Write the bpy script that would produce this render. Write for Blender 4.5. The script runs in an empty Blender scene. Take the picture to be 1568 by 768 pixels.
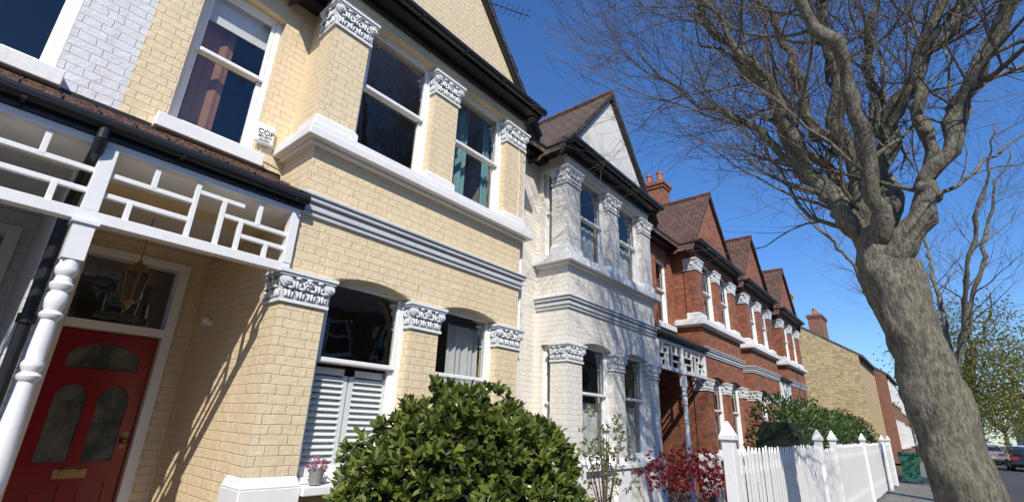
import bpy, bmesh, math, random
import numpy as np
from mathutils import Vector, Matrix, noise
random.seed(7); np.random.seed(7)
S=bpy.context.scene
COL=S.collection
# ---------------------------------------------------------------- materials
def newmat(name):
    m=bpy.data.materials.new(name); m.use_nodes=True
    nt=m.node_tree; b=nt.nodes['Principled BSDF']
    return m,nt,b
def N(nt,t,**kw):
    n=nt.nodes.new(t)
    for k,v in kw.items():
        if k in n.inputs: n.inputs[k].default_value=v
        else: setattr(n,k,v)
    return n
def mathn(nt,op,a,b=None):
    n=nt.nodes.new('ShaderNodeMath'); n.operation=op
    for i,v in enumerate((a,b)):
        if v is None: continue
        if isinstance(v,(int,float)): n.inputs[i].default_value=v
        else: nt.links.new(v,n.inputs[i])
    return n.outputs[0]
def mixc(nt,f,a,b,bt='MIX'):
    n=nt.nodes.new('ShaderNodeMix'); n.data_type='RGBA'; n.blend_type=bt
    for i,v in ((0,f),(6,a),(7,b)):
        if isinstance(v,(int,float)): n.inputs[i].default_value=v
        elif isinstance(v,(tuple,list)): n.inputs[i].default_value=(*v[:3],1)
        else: nt.links.new(v,n.inputs[i])
    return n.outputs[2]
def ramp(nt,f,p0,p1,c0=(0,0,0),c1=(1,1,1)):
    r=nt.nodes.new('ShaderNodeValToRGB'); nt.links.new(f,r.inputs[0])
    r.color_ramp.elements[0].position=p0; r.color_ramp.elements[1].position=p1
    r.color_ramp.elements[0].color=(*c0,1); r.color_ramp.elements[1].color=(*c1,1)
    return r.outputs[0]
def noisen(nt,vec,scale,detail=4,rough=.6):
    n=N(nt,'ShaderNodeTexNoise',Scale=scale,Detail=detail,Roughness=rough)
    if vec is not None: nt.links.new(vec,n.inputs['Vector'])
    return n.outputs[0]
def bump(nt,b,h,strength,dist):
    n=N(nt,'ShaderNodeBump',Strength=strength,Distance=dist)
    nt.links.new(h,n.inputs['Height']); nt.links.new(n.outputs[0],b.inputs['Normal'])
def wallvec(nt,zs=1.0):
    g=nt.nodes.new('ShaderNodeNewGeometry')
    sp=nt.nodes.new('ShaderNodeSeparateXYZ'); nt.links.new(g.outputs['Position'],sp.inputs[0])
    sn=nt.nodes.new('ShaderNodeSeparateXYZ'); nt.links.new(g.outputs['True Normal'],sn.inputs[0])
    ax=mathn(nt,'ABSOLUTE',sn.outputs[0]); ay=mathn(nt,'ABSOLUTE',sn.outputs[1])
    t=mathn(nt,'GREATER_THAN',ax,ay)
    u=mathn(nt,'ADD',mathn(nt,'MULTIPLY',sp.outputs[1],t),mathn(nt,'MULTIPLY',sp.outputs[0],mathn(nt,'SUBTRACT',1.0,t)))
    c=nt.nodes.new('ShaderNodeCombineXYZ'); nt.links.new(u,c.inputs[0]); nt.links.new(mathn(nt,'MULTIPLY',sp.outputs[2],zs),c.inputs[1])
    return c.outputs[0],g.outputs['Position']
def brick_mat(name,c1,c2,mort,dist=.006,msize=.007,rough=.65,painted=True,bw=.225,rh=.075,zs=1.0,stain=(.70,.64,.56),stamt=.2,smooth=.35,squash=.5,wobz=.010):
    m,nt,b=newmat(name)
    v,pos=wallvec(nt,zs)
    wob=N(nt,'ShaderNodeTexNoise',Scale=7.0,Detail=1.0); nt.links.new(pos,wob.inputs['Vector'])
    vm=nt.nodes.new('ShaderNodeVectorMath'); vm.operation='MULTIPLY_ADD'
    nt.links.new(wob.outputs['Color'],vm.inputs[0]); vm.inputs[1].default_value=(.03,wobz,0); nt.links.new(v,vm.inputs[2])
    br=N(nt,'ShaderNodeTexBrick'); nt.links.new(vm.outputs[0],br.inputs['Vector'])
    br.squash=squash; br.squash_frequency=2
    br.inputs['Color1'].default_value=(*c1,1); br.inputs['Color2'].default_value=(*c2,1); br.inputs['Mortar'].default_value=(*mort,1)
    br.inputs['Scale'].default_value=1; br.inputs['Mortar Size'].default_value=msize; br.inputs['Mortar Smooth'].default_value=smooth
    br.inputs['Brick Width'].default_value=bw; br.inputs['Row Height'].default_value=rh
    mid=noisen(nt,pos,12,5,.68)
    mp=nt.nodes.new('ShaderNodeMapping'); mp.inputs['Scale'].default_value=(5,5,.55); nt.links.new(pos,mp.inputs[0])
    streak=noisen(nt,mp.outputs[0],1.0,4,.65)
    f=mathn(nt,'MULTIPLY',ramp(nt,streak,.46,.75),stamt*1.5)
    c=mixc(nt,f,br.outputs['Color'],mixc(nt,1.0,br.outputs['Color'],stain,'MULTIPLY'))
    c=mixc(nt,mathn(nt,'MULTIPLY',ramp(nt,mid,.38,.68),.16 if painted else .5),c,mixc(nt,1.0,c,(.78,.73,.66) if painted else (.55,.5,.45),'MULTIPLY'))
    nt.links.new(c,b.inputs['Base Color']); b.inputs['Roughness'].default_value=rough
    h=mathn(nt,'ADD',mathn(nt,'SUBTRACT',1.0,br.outputs['Fac']),mathn(nt,'MULTIPLY',mid,2.2 if painted else 1.5))
    bump(nt,b,h,1.0,dist)
    return m
def paint_mat(name,c,rough=.45,dirt=.3,dirtc=(.35,.33,.3),bumpd=.002,scale=14,ao=0):
    m,nt,b=newmat(name)
    g=nt.nodes.new('ShaderNodeNewGeometry'); pos=g.outputs['Position']
    n1=noisen(nt,pos,scale,5,.7)
    a=ramp(nt,n1,.5,.78)
    a2=ramp(nt,noisen(nt,pos,2.2,3,.6),.4,.8)
    f=mathn(nt,'MULTIPLY',mathn(nt,'MAXIMUM',a,mathn(nt,'MULTIPLY',a2,.6)),dirt)
    cc=mixc(nt,f,c,mixc(nt,.6,dirtc,mixc(nt,1.0,c,dirtc,'MULTIPLY')))
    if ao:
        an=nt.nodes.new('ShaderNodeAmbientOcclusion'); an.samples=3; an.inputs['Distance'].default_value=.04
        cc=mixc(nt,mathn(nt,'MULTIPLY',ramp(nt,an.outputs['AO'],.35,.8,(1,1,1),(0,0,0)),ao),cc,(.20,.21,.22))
    nt.links.new(cc,b.inputs['Base Color'])
    b.inputs['Roughness'].default_value=rough
    bump(nt,b,n1,.6,bumpd)
    return m
def plain(name,c,rough=.5,metal=0,dist=.001,scale=40):
    m,nt,b=newmat(name)
    g=nt.nodes.new('ShaderNodeNewGeometry'); n=noisen(nt,g.outputs['Position'],scale,3)
    nt.links.new(mixc(nt,n,[x*.75 for x in c],[min(1,x*1.2) for x in c]),b.inputs['Base Color'])
    b.inputs['Roughness'].default_value=rough; b.inputs['Metallic'].default_value=metal
    bump(nt,b,n,.5,dist)
    return m
def glass_mat(name,tint=(.93,.95,.95),k=1.3,add=.02):
    m,nt,b=newmat(name); nt.nodes.remove(b)
    out=nt.nodes['Material Output']
    g=nt.nodes.new('ShaderNodeNewGeometry')
    bp=N(nt,'ShaderNodeBump',Strength=.35,Distance=.01); nt.links.new(noisen(nt,g.outputs['Position'],2.2,2),bp.inputs['Height'])
    dp=nt.nodes.new('ShaderNodeVectorMath'); dp.operation='DOT_PRODUCT'; nt.links.new(g.outputs['Incoming'],dp.inputs[0]); nt.links.new(g.outputs['True Normal'],dp.inputs[1])
    cs=mathn(nt,'ABSOLUTE',dp.outputs['Value']); f5=mathn(nt,'POWER',mathn(nt,'SUBTRACT',1.0,cs),5.0)
    f=mathn(nt,'ADD',mathn(nt,'MULTIPLY',f5,.9),.06*k+add)
    gl=N(nt,'ShaderNodeBsdfGlossy',Roughness=.01); nt.links.new(bp.outputs[0],gl.inputs['Normal'])
    tr=N(nt,'ShaderNodeBsdfTransparent'); tr.inputs[0].default_value=(*tint,1)
    mx=nt.nodes.new('ShaderNodeMixShader')
    nt.links.new(mathn(nt,'MINIMUM',f,1.0),mx.inputs[0])
    nt.links.new(tr.outputs[0],mx.inputs[1]); nt.links.new(gl.outputs[0],mx.inputs[2]); nt.links.new(mx.outputs[0],out.inputs[0])
    return m
CREAM=brick_mat('cream_painted_brick',(.80,.645,.42),(.785,.63,.405),(.77,.612,.388),dist=.0052,msize=.005,smooth=.9)
GREYB=brick_mat('grey_painted_brick',(.72,.72,.72),(.70,.70,.705),(.68,.68,.69),dist=.005,msize=.005,smooth=.9)
WHITEB=brick_mat('white_painted_brick',(.80,.755,.675),(.785,.74,.66),(.77,.725,.645),dist=.0045,msize=.005,smooth=.9)
PEBBLE=paint_mat('white_pebbledash',(.76,.73,.66),.8,.35,bumpd=.01,scale=30)
REDB=brick_mat('red_brick',(.42,.145,.065),(.24,.075,.04),(.27,.18,.13),dist=.006,painted=False,msize=.006,rough=.8)
REDB2=brick_mat('dull_red_brick',(.34,.14,.085),(.24,.10,.06),(.30,.24,.18),dist=.006,painted=False,msize=.007,rough=.85)
YELB=brick_mat('yellow_stock_brick',(.85,.62,.27),(.40,.26,.10),(.55,.45,.30),dist=.01,painted=False,msize=.014,rough=.85)
TILE=brick_mat('clay_tile_roof',(.19,.13,.085),(.12,.085,.06),(.03,.02,.018),dist=.03,msize=.012,rough=.8,painted=False,bw=.2,rh=.16,zs=1.35,smooth=.9,squash=1)
TILER=brick_mat('red_clay_tile_roof',(.20,.10,.065),(.12,.065,.045),(.035,.022,.018),dist=.03,msize=.012,rough=.8,painted=False,bw=.2,rh=.16,zs=1.35,smooth=.9,squash=1)
SLATE=brick_mat('slate_roof',(.10,.10,.11),(.07,.07,.08),(.02,.02,.02),dist=.02,msize=.008,rough=.6,painted=False,bw=.28,rh=.2,zs=1.35,smooth=.9,squash=1)
TRIM=paint_mat('white_gloss_paint',(.84,.83,.80),.35,.16)
TRIMD=paint_mat('weathered_white_paint',(.82,.81,.78),.5,.35,(.33,.34,.35),.005,26)
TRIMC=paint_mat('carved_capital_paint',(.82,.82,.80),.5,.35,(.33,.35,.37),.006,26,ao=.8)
GREYTRIM=paint_mat('grey_cornice_paint',(.62,.63,.64),.5,.6,(.30,.33,.37),.006,30)
BLACK=plain('black_gutter_paint',(.018,.018,.02),.35)
RED=plain('red_door_paint',(.25,.006,.009),.2,dist=.0005,scale=8)
BRASS=plain('aged_brass',(.30,.21,.09),.4,1.0)
DARKW=plain('dark_metal',(.05,.04,.03),.4,.6)
ROOM=plain('room_wall',(.24,.20,.15),.9)
GLASS=glass_mat('window_glass')
GLASSD=glass_mat('lantern_glass',(.45,.5,.5),1.6,.04)
def curtain(name,c):
    m,nt,b=newmat(name); g=nt.nodes.new('ShaderNodeNewGeometry')
    nt.links.new(mixc(nt,noisen(nt,g.outputs['Position'],12,3),[x*.8 for x in c],c),b.inputs['Base Color']); b.inputs['Roughness'].default_value=.9
    return m
TEAL=curtain('teal_curtain',(.16,.32,.34)); BROWNC=curtain('brown_curtain',(.28,.13,.075)); NET=curtain('net_curtain',(.55,.55,.52)); BLIND=curtain('roller_blind',(.8,.78,.73))
def obsc():
    m,nt,b=newmat('obscured_glass'); g=nt.nodes.new('ShaderNodeNewGeometry')
    vo=N(nt,'ShaderNodeTexVoronoi',Scale=90.0); nt.links.new(g.outputs['Position'],vo.inputs['Vector'])
    nt.links.new(ramp(nt,noisen(nt,g.outputs['Position'],5,3),.35,.7,(.02,.024,.02),(.14,.15,.11)),b.inputs['Base Color']); b.inputs['Roughness'].default_value=.15
    bump(nt,b,vo.outputs[0],.8,.006); return m
OBS=obsc()
def bark():
    m,nt,b=newmat('bark'); g=nt.nodes.new('ShaderNodeNewGeometry'); pos=g.outputs['Position']
    mp=nt.nodes.new('ShaderNodeMapping'); mp.inputs['Scale'].default_value=(1,1,.3); nt.links.new(pos,mp.inputs[0])
    n1=noisen(nt,mp.outputs[0],48,5,.74); n2=noisen(nt,pos,3.2,3,.6); n4=noisen(nt,mp.outputs[0],15,3,.6)
    c=ramp(nt,n1,.34,.66,(.06,.047,.034),(.36,.315,.235))
    c=mixc(nt,mathn(nt,'MULTIPLY',ramp(nt,n2,.42,.68),.5),c,(.20,.20,.11))
    c=mixc(nt,mathn(nt,'MULTIPLY',ramp(nt,n4,.34,.50,(1,1,1),(0,0,0)),.6),c,(.055,.043,.032))
    nt.links.new(c,b.inputs['Base Color']); b.inputs['Roughness'].default_value=.9
    h=mathn(nt,'ADD',mathn(nt,'MULTIPLY',n1,1.0),mathn(nt,'MULTIPLY',n4,1.3))
    bump(nt,b,h,1.0,.026); return m
BARK=bark()
TWIG=plain('twig_bark',(.16,.115,.078),.85)
def leafmat(name,dark,light,rough=.35,trans=.25):
    m,nt,b=newmat(name)
    a=N(nt,'ShaderNodeAttribute',attribute_name='rnd')
    nt.links.new(mixc(nt,a.outputs['Fac'],dark,light),b.inputs['Base Color']); b.inputs['Roughness'].default_value=rough
    if trans:
        out=nt.nodes['Material Output']; t=N(nt,'ShaderNodeBsdfTranslucent')
        nt.links.new(mixc(nt,a.outputs['Fac'],[x*1.5 for x in dark],[x*1.5 for x in light]),t.inputs[0])
        mx=nt.nodes.new('ShaderNodeMixShader'); mx.inputs[0].default_value=trans
        nt.links.new(b.outputs[0],mx.inputs[1]); nt.links.new(t.outputs[0],mx.inputs[2]); nt.links.new(mx.outputs[0],out.inputs[0])
    return m
LAUREL=leafmat('laurel_leaf',(.035,.065,.012),(.19,.22,.04),.32,.15)
HEDGE=leafmat('hedge_leaf',(.03,.07,.012),(.11,.17,.035))
SPRING=leafmat('spring_leaf',(.10,.11,.02),(.30,.27,.05),.6,.4)
MAPLE=leafmat('red_maple_leaf',(.10,.008,.012),(.24,.02,.03),.5,.3)
SHRUB=leafmat('shrub_leaf',(.10,.13,.05),(.24,.25,.12),.6,.3)
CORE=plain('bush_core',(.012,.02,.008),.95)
# ---------------------------------------------------------------- mesh builder
class MB:
    def __init__(s): s.v=[]; s.f=[]
    def add(s,vs,fs):
        o=len(s.v); s.v+= [tuple(p) for p in vs]; s.f+=[tuple(i+o for i in f) for f in fs]
    def box(s,x0,x1,y0,y1,z0,z1):
        s.add([(x0,y0,z0),(x1,y0,z0),(x1,y1,z0),(x0,y1,z0),(x0,y0,z1),(x1,y0,z1),(x1,y1,z1),(x0,y1,z1)],
              [(0,3,2,1),(4,5,6,7),(0,1,5,4),(1,2,6,5),(2,3,7,6),(3,0,4,7)])
    def taper(s,b,z0,t,z1):
        s.add([(b[0],b[2],z0),(b[1],b[2],z0),(b[1],b[3],z0),(b[0],b[3],z0),(t[0],t[2],z1),(t[1],t[2],z1),(t[1],t[3],z1),(t[0],t[3],z1)],
              [(0,3,2,1),(4,5,6,7),(0,1,5,4),(1,2,6,5),(2,3,7,6),(3,0,4,7)])
    def ex(s,pts,x0,x1):
        n=len(pts); s.add([(x0,y,z) for y,z in pts]+[(x1,y,z) for y,z in pts],
            [tuple(range(n)),tuple(range(2*n-1,n-1,-1))]+[(i,(i+1)%n,n+(i+1)%n,n+i) for i in range(n)])
    def ey(s,pts,y0,y1):
        n=len(pts); s.add([(x,y0,z) for x,z in pts]+[(x,y1,z) for x,z in pts],
            [tuple(range(n)),tuple(range(2*n-1,n-1,-1))]+[(i,(i+1)%n,n+(i+1)%n,n+i) for i in range(n)])
    def lathe(s,cx,cy,prof,n=20):
        vs=[];fs=[]
        for r,z in prof:
            for i in range(n):
                a=2*math.pi*i/n; vs.append((cx+r*math.cos(a),cy+r*math.sin(a),z))
        for j in range(len(prof)-1):
            for i in range(n):
                fs.append((j*n+i,j*n+(i+1)%n,(j+1)*n+(i+1)%n,(j+1)*n+i))
        fs.append(tuple(range(n-1,-1,-1))); fs.append(tuple(range((len(prof)-1)*n,len(prof)*n)))
        s.add(vs,fs)
    def ell(s,c,r,n=8,m=6,rot=None):
        vs=[];fs=[]
        for j in range(m+1):
            t=math.pi*j/m
            for i in range(n):
                a=2*math.pi*i/n
                p=Vector((r[0]*math.sin(t)*math.cos(a),r[1]*math.sin(t)*math.sin(a),r[2]*math.cos(t)))
                if rot: p=rot@p
                vs.append((c[0]+p.x,c[1]+p.y,c[2]+p.z))
        for j in range(m):
            for i in range(n): fs.append((j*n+i,j*n+(i+1)%n,(j+1)*n+(i+1)%n,(j+1)*n+i))
        s.add(vs,fs)
    def tube(s,pts,rad,n=10,wob=0):
        pts=[Vector(p) for p in pts]
        if isinstance(rad,(int,float)): rad=[rad]*len(pts)
        vs=[];fs=[]; ref=None
        for k,p in enumerate(pts):
            d=(pts[min(k+1,len(pts)-1)]-pts[max(k-1,0)]).normalized()
            if ref is None: ref=d.orthogonal().normalized()
            ref=(ref-d*ref.dot(d)); 
            if ref.length<1e-5: ref=d.orthogonal()
            ref.normalize(); b=d.cross(ref)
            for i in range(n):
                a=2*math.pi*i/n; u=ref*math.cos(a)+b*math.sin(a); r=rad[k]
                if wob: r*=1+wob*noise.noise((p+u*rad[k])*2.6)+wob*.6*noise.noise((p+u*rad[k])*9)
                vs.append(tuple(p+u*r))
        for j in range(len(pts)-1):
            for i in range(n): fs.append((j*n+i,j*n+(i+1)%n,(j+1)*n+(i+1)%n,(j+1)*n+i))
        if n>4: fs.append(tuple(range(n-1,-1,-1))); fs.append(tuple(range((len(pts)-1)*n,len(pts)*n)))
        s.add(vs,fs)
    def obj(s,name,mat,parent=None,bev=0,smooth=False,recalc=True):
        me=bpy.data.meshes.new(name); me.from_pydata(s.v,[],s.f)
        if recalc:
            bm=bmesh.new(); bm.from_mesh(me); bmesh.ops.recalc_face_normals(bm,faces=bm.faces); bm.to_mesh(me); bm.free()
        me.materials.append(mat); o=bpy.data.objects.new(name,me); COL.objects.link(o)
        if parent: o.parent=parent
        if smooth:
            for p in me.polygons: p.use_smooth=True
        if bev:
            md=o.modifiers.new('bev','BEVEL'); md.width=bev; md.segments=2; md.limit_method='ANGLE'; md.angle_limit=.7; md.harden_normals=False
        return o
def empty(name):
    e=bpy.data.objects.new(name,None); COL.objects.link(e); return e
# ---------------------------------------------------------------- building parts
class Parts:
    def __init__(s): s.d={}
    def __getitem__(s,k):
        if k not in s.d: s.d[k]=MB()
        return s.d[k]
def glasspane(mb,x,y0,y1,z0,z1,axis='x'):
    if axis=='x': mb.add([(x,y0,z0),(x,y1,z0),(x,y1,z1),(x,y0,z1)],[(0,1,2,3)])
    else: mb.add([(y0,x,z0),(y1,x,z0),(y1,x,z1),(y0,x,z1)],[(0,1,2,3)])
def sash(P,x,y0,y1,z0,z1,split=.5,axis='x',fw=.055,glass='glass'):
    t=P['sash_frames']
    def bx(a0,a1,b0,b1,c0,c1):
        if axis=='x': t.box(x+a0,x+a1,b0,b1,c0,c1)
        else: t.box(b0,b1,x-a1,x-a0,c0,c1)
    bx(-.12,0,y0,y0+fw,z0,z1); bx(-.12,0,y1-fw,y1,z0,z1); bx(-.12,0,y0+fw,y1-fw,z1-fw,z1); bx(-.12,.01,y0+fw,y1-fw,z0,z0+.05)
    zm=z0+(z1-z0)*split; s=.042; a=y0+fw; b=y1-fw
    bx(-.05,-.012,a,a+s,zm,z1-fw); bx(-.05,-.012,b-s,b,zm,z1-fw); bx(-.05,-.012,a+s,b-s,z1-fw-s,z1-fw); bx(-.05,-.008,a+s,b-s,zm,zm+s)
    bx(-.095,-.053,a,a+s,z0+.05,zm+s-.002); bx(-.095,-.053,b-s,b,z0+.05,zm+s-.002); bx(-.095,-.053,a+s,b-s,z0+.05,z0+.13); bx(-.095,-.053,a+s,b-s,zm-.005,zm+s-.004)
    g=P[glass]
    if axis=='x':
        glasspane(g,x-.03,a+s,b-s,zm+s,z1-fw-s); glasspane(g,x-.075,a+s,b-s,z0+.13,zm)
    else:
        glasspane(g,x+.03,a+s,b-s,zm+s,z1-fw-s,'y'); glasspane(g,x+.075,a+s,b-s,z0+.13,zm,'y')
def arch(y0,y1,z0,rise,n=10):
    return [(y0+(y1-y0)*i/n, z0+rise*4*(i/n)*(1-i/n)) for i in range(n+1)]
def lintel(mb,x0,x1,yA,yB,z0,z1,ops,rise):
    pts=[(yA,z0)]
    for a,b in ops: pts+=arch(a,b,z0,rise)
    pts.append((yB,z0)); pts+= [(yB,z1),(yA,z1)]
    mb.ex(pts,x0,x1)
def leafscroll(mb,c,w,h,d,ax):
    def P(o,u,v):
        if ax=='f': return (c[0]+o,c[1]+u,c[2]+v)
        return (c[0]+u,c[1]+ax*o,c[2]+v)
    def R(o,u,v): return (o,u,v) if ax=='f' else (u,o,v)
    mb.ell(P(d*.6,0,0),R(d*.7,w*.16,h*.5),7,6)
    for s in (-1,1):
        mb.ell(P(d*.45,s*w*.27,-h*.12),R(d*.6,w*.15,h*.36),7,5)
        mb.ell(P(d*.4,s*w*.40,h*.10),R(d*.5,w*.10,h*.2),6,5)
    mb.ell(P(d*1.35,0,h*.42),R(d*.55,w*.30,h*.13),7,5)
def capital(mb,x0,x1,y0,y1,z0,z1):
    h=z1-z0; e=.008
    mb.box(x0,x1+.022,y0-.022,y1+.022,z0,z0+.028)
    mb.taper((x0,x1+e,y0-e,y1+e),z0+.028,(x0,x1+.03,y0-.03,y1+.03),z1-.05)
    mb.box(x0,x1+.05,y0-.05,y1+.05,z1-.05,z1-.028); mb.box(x0,x1+.062,y0-.062,y1+.062,z1-.029,z1)
    w=y1-y0; n=4 if w>.36 else 3
    for row in range(2):
        k=n-row
        for i in range(k):
            yc=y0+w*(i+.5)/k if row==0 else y0+w*(i+1)/(k+1)
            leafscroll(mb,(x1+.008+row*.012,yc,z0+.028+h*(.2+.3*row)),w/n*.95,h*.36,.024,'f')
    d=x1-x0; k=3
    for sy,sg in ((y0,-1),(y1,1)):
        for row in range(2):
            for i in range(k-row):
                xc=x0+d*(i+.5+.5*row)/k
                leafscroll(mb,(xc,sy+sg*(.008+row*.012),z0+.028+h*(.2+.3*row)),d/k*.95,h*.36,.024,sg)
    for yc in (y0+.005,y1-.005):
        for zz,rr,dx in ((z1-.095,.052,.028),(z1-.095,.034,.042),(z1-.095,.015,.052)):
            mb.add(*disc((x1+dx,yc,zz),rr,.026))
    for q in range(6):
        a=q*math.pi/3; mb.ell((x1+.045,(y0+y1)/2+.026*math.cos(a),z1-.085+.026*math.sin(a)),(.016,.014,.014),6,4)
    mb.ell((x1+.055,(y0+y1)/2,z1-.085),(.016,.014,.014),6,4)
def disc(c,r,t,n=14):
    vs=[(c[0]+s*t/2,c[1]+r*math.cos(2*math.pi*i/n),c[2]+r*math.sin(2*math.pi*i/n)) for s in (-1,1) for i in range(n)]
    return vs,[tuple(range(n)),tuple(range(2*n-1,n-1,-1))]+[(i,(i+1)%n,n+(i+1)%n,n+i) for i in range(n)]
def drape(mb,x,y0,y1,z0,z1,amp=.03,k=34):
    n=max(8,int((y1-y0)*k)); pts=[]
    for i in range(n+1):
        y=y0+(y1-y0)*i/n; xx=x+amp*math.sin(i*1.9)+.01*math.sin(i*5.3)
        pts.append((xx,y))
    vs=[(px_,py,z0) for px_,py in pts]+[(px_,py,z1) for px_,py in pts]; n1=n+1
    mb.add(vs,[(i,i+1,n1+i+1,n1+i) for i in range(n)])
MAINX=-.6
def house(name,c,yA,yB,wall,porch,gwall=None,roof=TILE,trim=TRIMD,cornice=GREYTRIM,apex=7.85,retwin=False,net=True,detail=True,barge='dark'):
    H=empty(name); P=Parts(); W=P['walls']; T=P['trim']
    yL,yR=c-1.52,c+1.52
    pil=[(c-1.55,c-1.15),(c-.19,c+.19),(c+1.15,c+1.55)]
    ops=[(c-1.15,c-.19),(c+.19,c+1.15)]
    W.box(MAINX,-.02,yL,yR,0,.9); T.box(-.3,.07,yL+.41,yR-.41,.9,.967)
    for a,b in pil:
        W.box(-.3,0,a,b,.97,2.38); P['plinths'].box(-.31,.035,a-.035,b+.035,.02,.97) ; P['plinths'].taper((-.31,.035,a-.035,b+.035),.971,(-.31,.002,a-.002,b+.002),1.05)
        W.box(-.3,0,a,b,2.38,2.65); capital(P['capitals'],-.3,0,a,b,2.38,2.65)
        W.box(-.3,0,a,b,4.05,5.62); P['plinths'].box(-.305,.03,a-.03,b+.03,4.05,4.17); P['plinths'].taper((-.305,.03,a-.03,b+.03),4.17,(-.305,.002,a-.002,b+.002),4.21)
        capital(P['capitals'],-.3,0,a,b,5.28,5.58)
    lintel(W,-.3,-.001,yL,yR,2.65,3.9,ops,.09)
    lintel(W,-.3,-.001,yL,yR,5.62,5.86,ops,.05)
    for sgn,a in ((-1,yL),(1,yR-.25)):
        for z0,z1 in ((.9,2.65),(4.05,5.62)):
            if retwin and sgn==-1:
                W.box(MAINX,-.5,a,a+.25,z0,z1); 
                sash(P,a+.06,-.5,-.3,z0+.02,z1,axis='y',fw=.02)
            else: W.box(MAINX,-.3,a,a+.25,z0,z1)
        W.box(MAINX,-.3,a,a+.25,2.65,3.9); W.box(MAINX,-.3,a,a+.25,5.62,5.86)
    for a,b in ops:
        pts=arch(a-.02,b+.02,2.655,.09)+list(reversed(arch(a-.06,b+.06,2.66+.22,.09)))
        P['brick_arches'].ex(pts,-.05,.004)
    for z0,z1,p in ((3.18,3.225,.025),(3.227,3.275,.045),(3.277,3.30,.035),(3.302,3.345,.07),(3.347,3.375,.09)):
        P['cornice'].box(MAINX,p,yL-p,yR+p,z0,z1)
    for z0,z1,p in ((3.87,3.90,.06),(3.902,3.985,.13),(3.987,4.048,.11)):
        T.box(MAINX,p,yL-p,yR+p,z0,z1)
    for i,(a,b) in enumerate(ops):
        sash(P,-.1,a,b,.97,2.76,.55); sash(P,-.1,a,b,4.06,5.69,.5)
        if net:
            drape(P['net_curtains'],-.28,a+.05,b-.05,1.0,1.85,.012); drape(P['net_curtains'],-.28,a+.05,b-.05,4.1,4.85,.012)
    R=P['rooms']
    for z0,z1 in ((.35,2.95),(3.46,5.8)):
        x0,x1=-3.4,-.31; a,b=yL+.26,yR-.26
        R.add([(x0,a,z0),(x0,b,z0),(x0,b,z1),(x0,a,z1),(x1,a,z0),(x1,b,z0),(x1,b,z1),(x1,a,z1)],
              [(0,1,2,3),(0,3,7,4),(1,5,6,2),(0,4,5,1),(3,2,6,7)])
    P['interior_furniture'].box(-3.38,-2.8,c+.2,c+1.1,3.47,5.3); P['interior_furniture'].box(-3.38,-3.0,c-.9,c-.1,.36,2.2)
    segs=[]
    if yL-yA>.05: segs.append((yA,yL,'L'))
    if yB-yR>.05: segs.append((yR,yB,'R'))
    for a,b,s in segs:
        isP=(s==porch)
        if isP:
            if s=='L': wa,wb=b-1.03,b-.29
            else: wa,wb=a+.29,a+1.03
            z0,z1=3.84,5.47
            W.box(-.9,MAINX,a,wa,3.15,5.86); W.box(-.9,MAINX,wb,b,3.15,5.86); W.box(-.9,MAINX,wa,wb,3.15,z0)
            W.box(-.9,MAINX,wa,wb,z1+.06,5.86)
            lintel(P['walls'],-.9,MAINX-.001,wa,wb,z1,z1+.06,[(wa+.001,wb-.001)],.04)
            sash(P,MAINX-.09,wa,wb,z0,z1+.04,.52)
            T.box(MAINX-.1,MAINX+.1,wa-.08,wb+.06,z0-.13,z0-.002)
            R.add([(-2.6,a,3.46),(-2.6,b,3.46),(-2.6,b,5.8),(-2.6,a,5.8),(-.9,a+.05,3.46),(-.9,b,3.46),(-.9,b,5.8),(-.9,a+.05,5.8)],[(0,1,2,3),(0,3,7,4),(1,5,6,2),(0,4,5,1),(3,2,6,7)])
            xd=-2.08
            W.box(xd-.2,MAINX,(b-.002 if s=='L' else a-.25),(b+.25 if s=='L' else a+.002),0,3.15)
            if s=='L': W.box(xd-.2,MAINX,a,a+.001+.06,0,3.15)
            else: W.box(xd-.2,MAINX,b-.12,b,0,3.15)
            da,db=(a+.29,a+1.08) if s=='L' else (b-1.08,b-.29)
            W.box(xd-.2,xd,a+.06,da-.09,0,3.15); W.box(xd-.2,xd,db+.09,b,0,3.15); W.box(xd-.2,xd,da-.09,db+.09,3.0,3.15)
            door(P,xd,da,db)
            P['porch_floor'].box(xd,-.0,a+.06,b,.0,.22)
            P['porch_ceiling'].box(xd,-.02,a,b,3.152,3.18)
        else:
            W.box(-.9,MAINX,a,b,0,5.86)
    hw=1.66; zb=5.86
    G=P['gable']; G.ex([(c-hw,zb+.002),(c+hw,zb+.002),(c,apex-.03)],-.25,.0)
    k=(apex-zb)/hw; e=1.84
    th=.05
    for sg in (-1,1):
        pts=[(c,apex+.03),(c+sg*e,apex+.03-k*e),(c+sg*e,apex+.03-k*e+th*1.5),(c,apex+.03+th*1.5)]
        P['gable_roof'].ex(pts,-4.2,.08)
        P['bargeboards'].ex([(c,apex-.03),(c+sg*e,apex-.03-k*e),(c+sg*e,apex+.027-k*e),(c,apex+.027)],.012,.065)
    # individual verge tiles so the rake edge is stepped
    L_=math.hypot(e,k*e); nT=int(L_/.16)
    for sg in (-1,1):
        for i in range(nT):
            t0=i/nT; yy=c+sg*e*(t0+.5/nT); zz=apex+.03+th*1.5-k*e*(t0+.5/nT)
            P['gable_roof'].ex([(yy-sg*.09,zz+.09*k+.004),(yy+sg*.09,zz-.09*k+.022),(yy+sg*.09,zz-.09*k+.002),(yy-sg*.09,zz+.09*k-.012)],-.3,.09+random.uniform(-.008,.008))
    P['ridge_tiles'].tube([(.09,c,apex+.10),(-4.2,c,apex+.10)],.08,8)
    F=P['gutters']
    F.box(-.02,.2,yL-.16,yR+.16,5.862,5.885); F.box(.17,.2,yL-.16,yR+.16,5.887,5.97)
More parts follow.
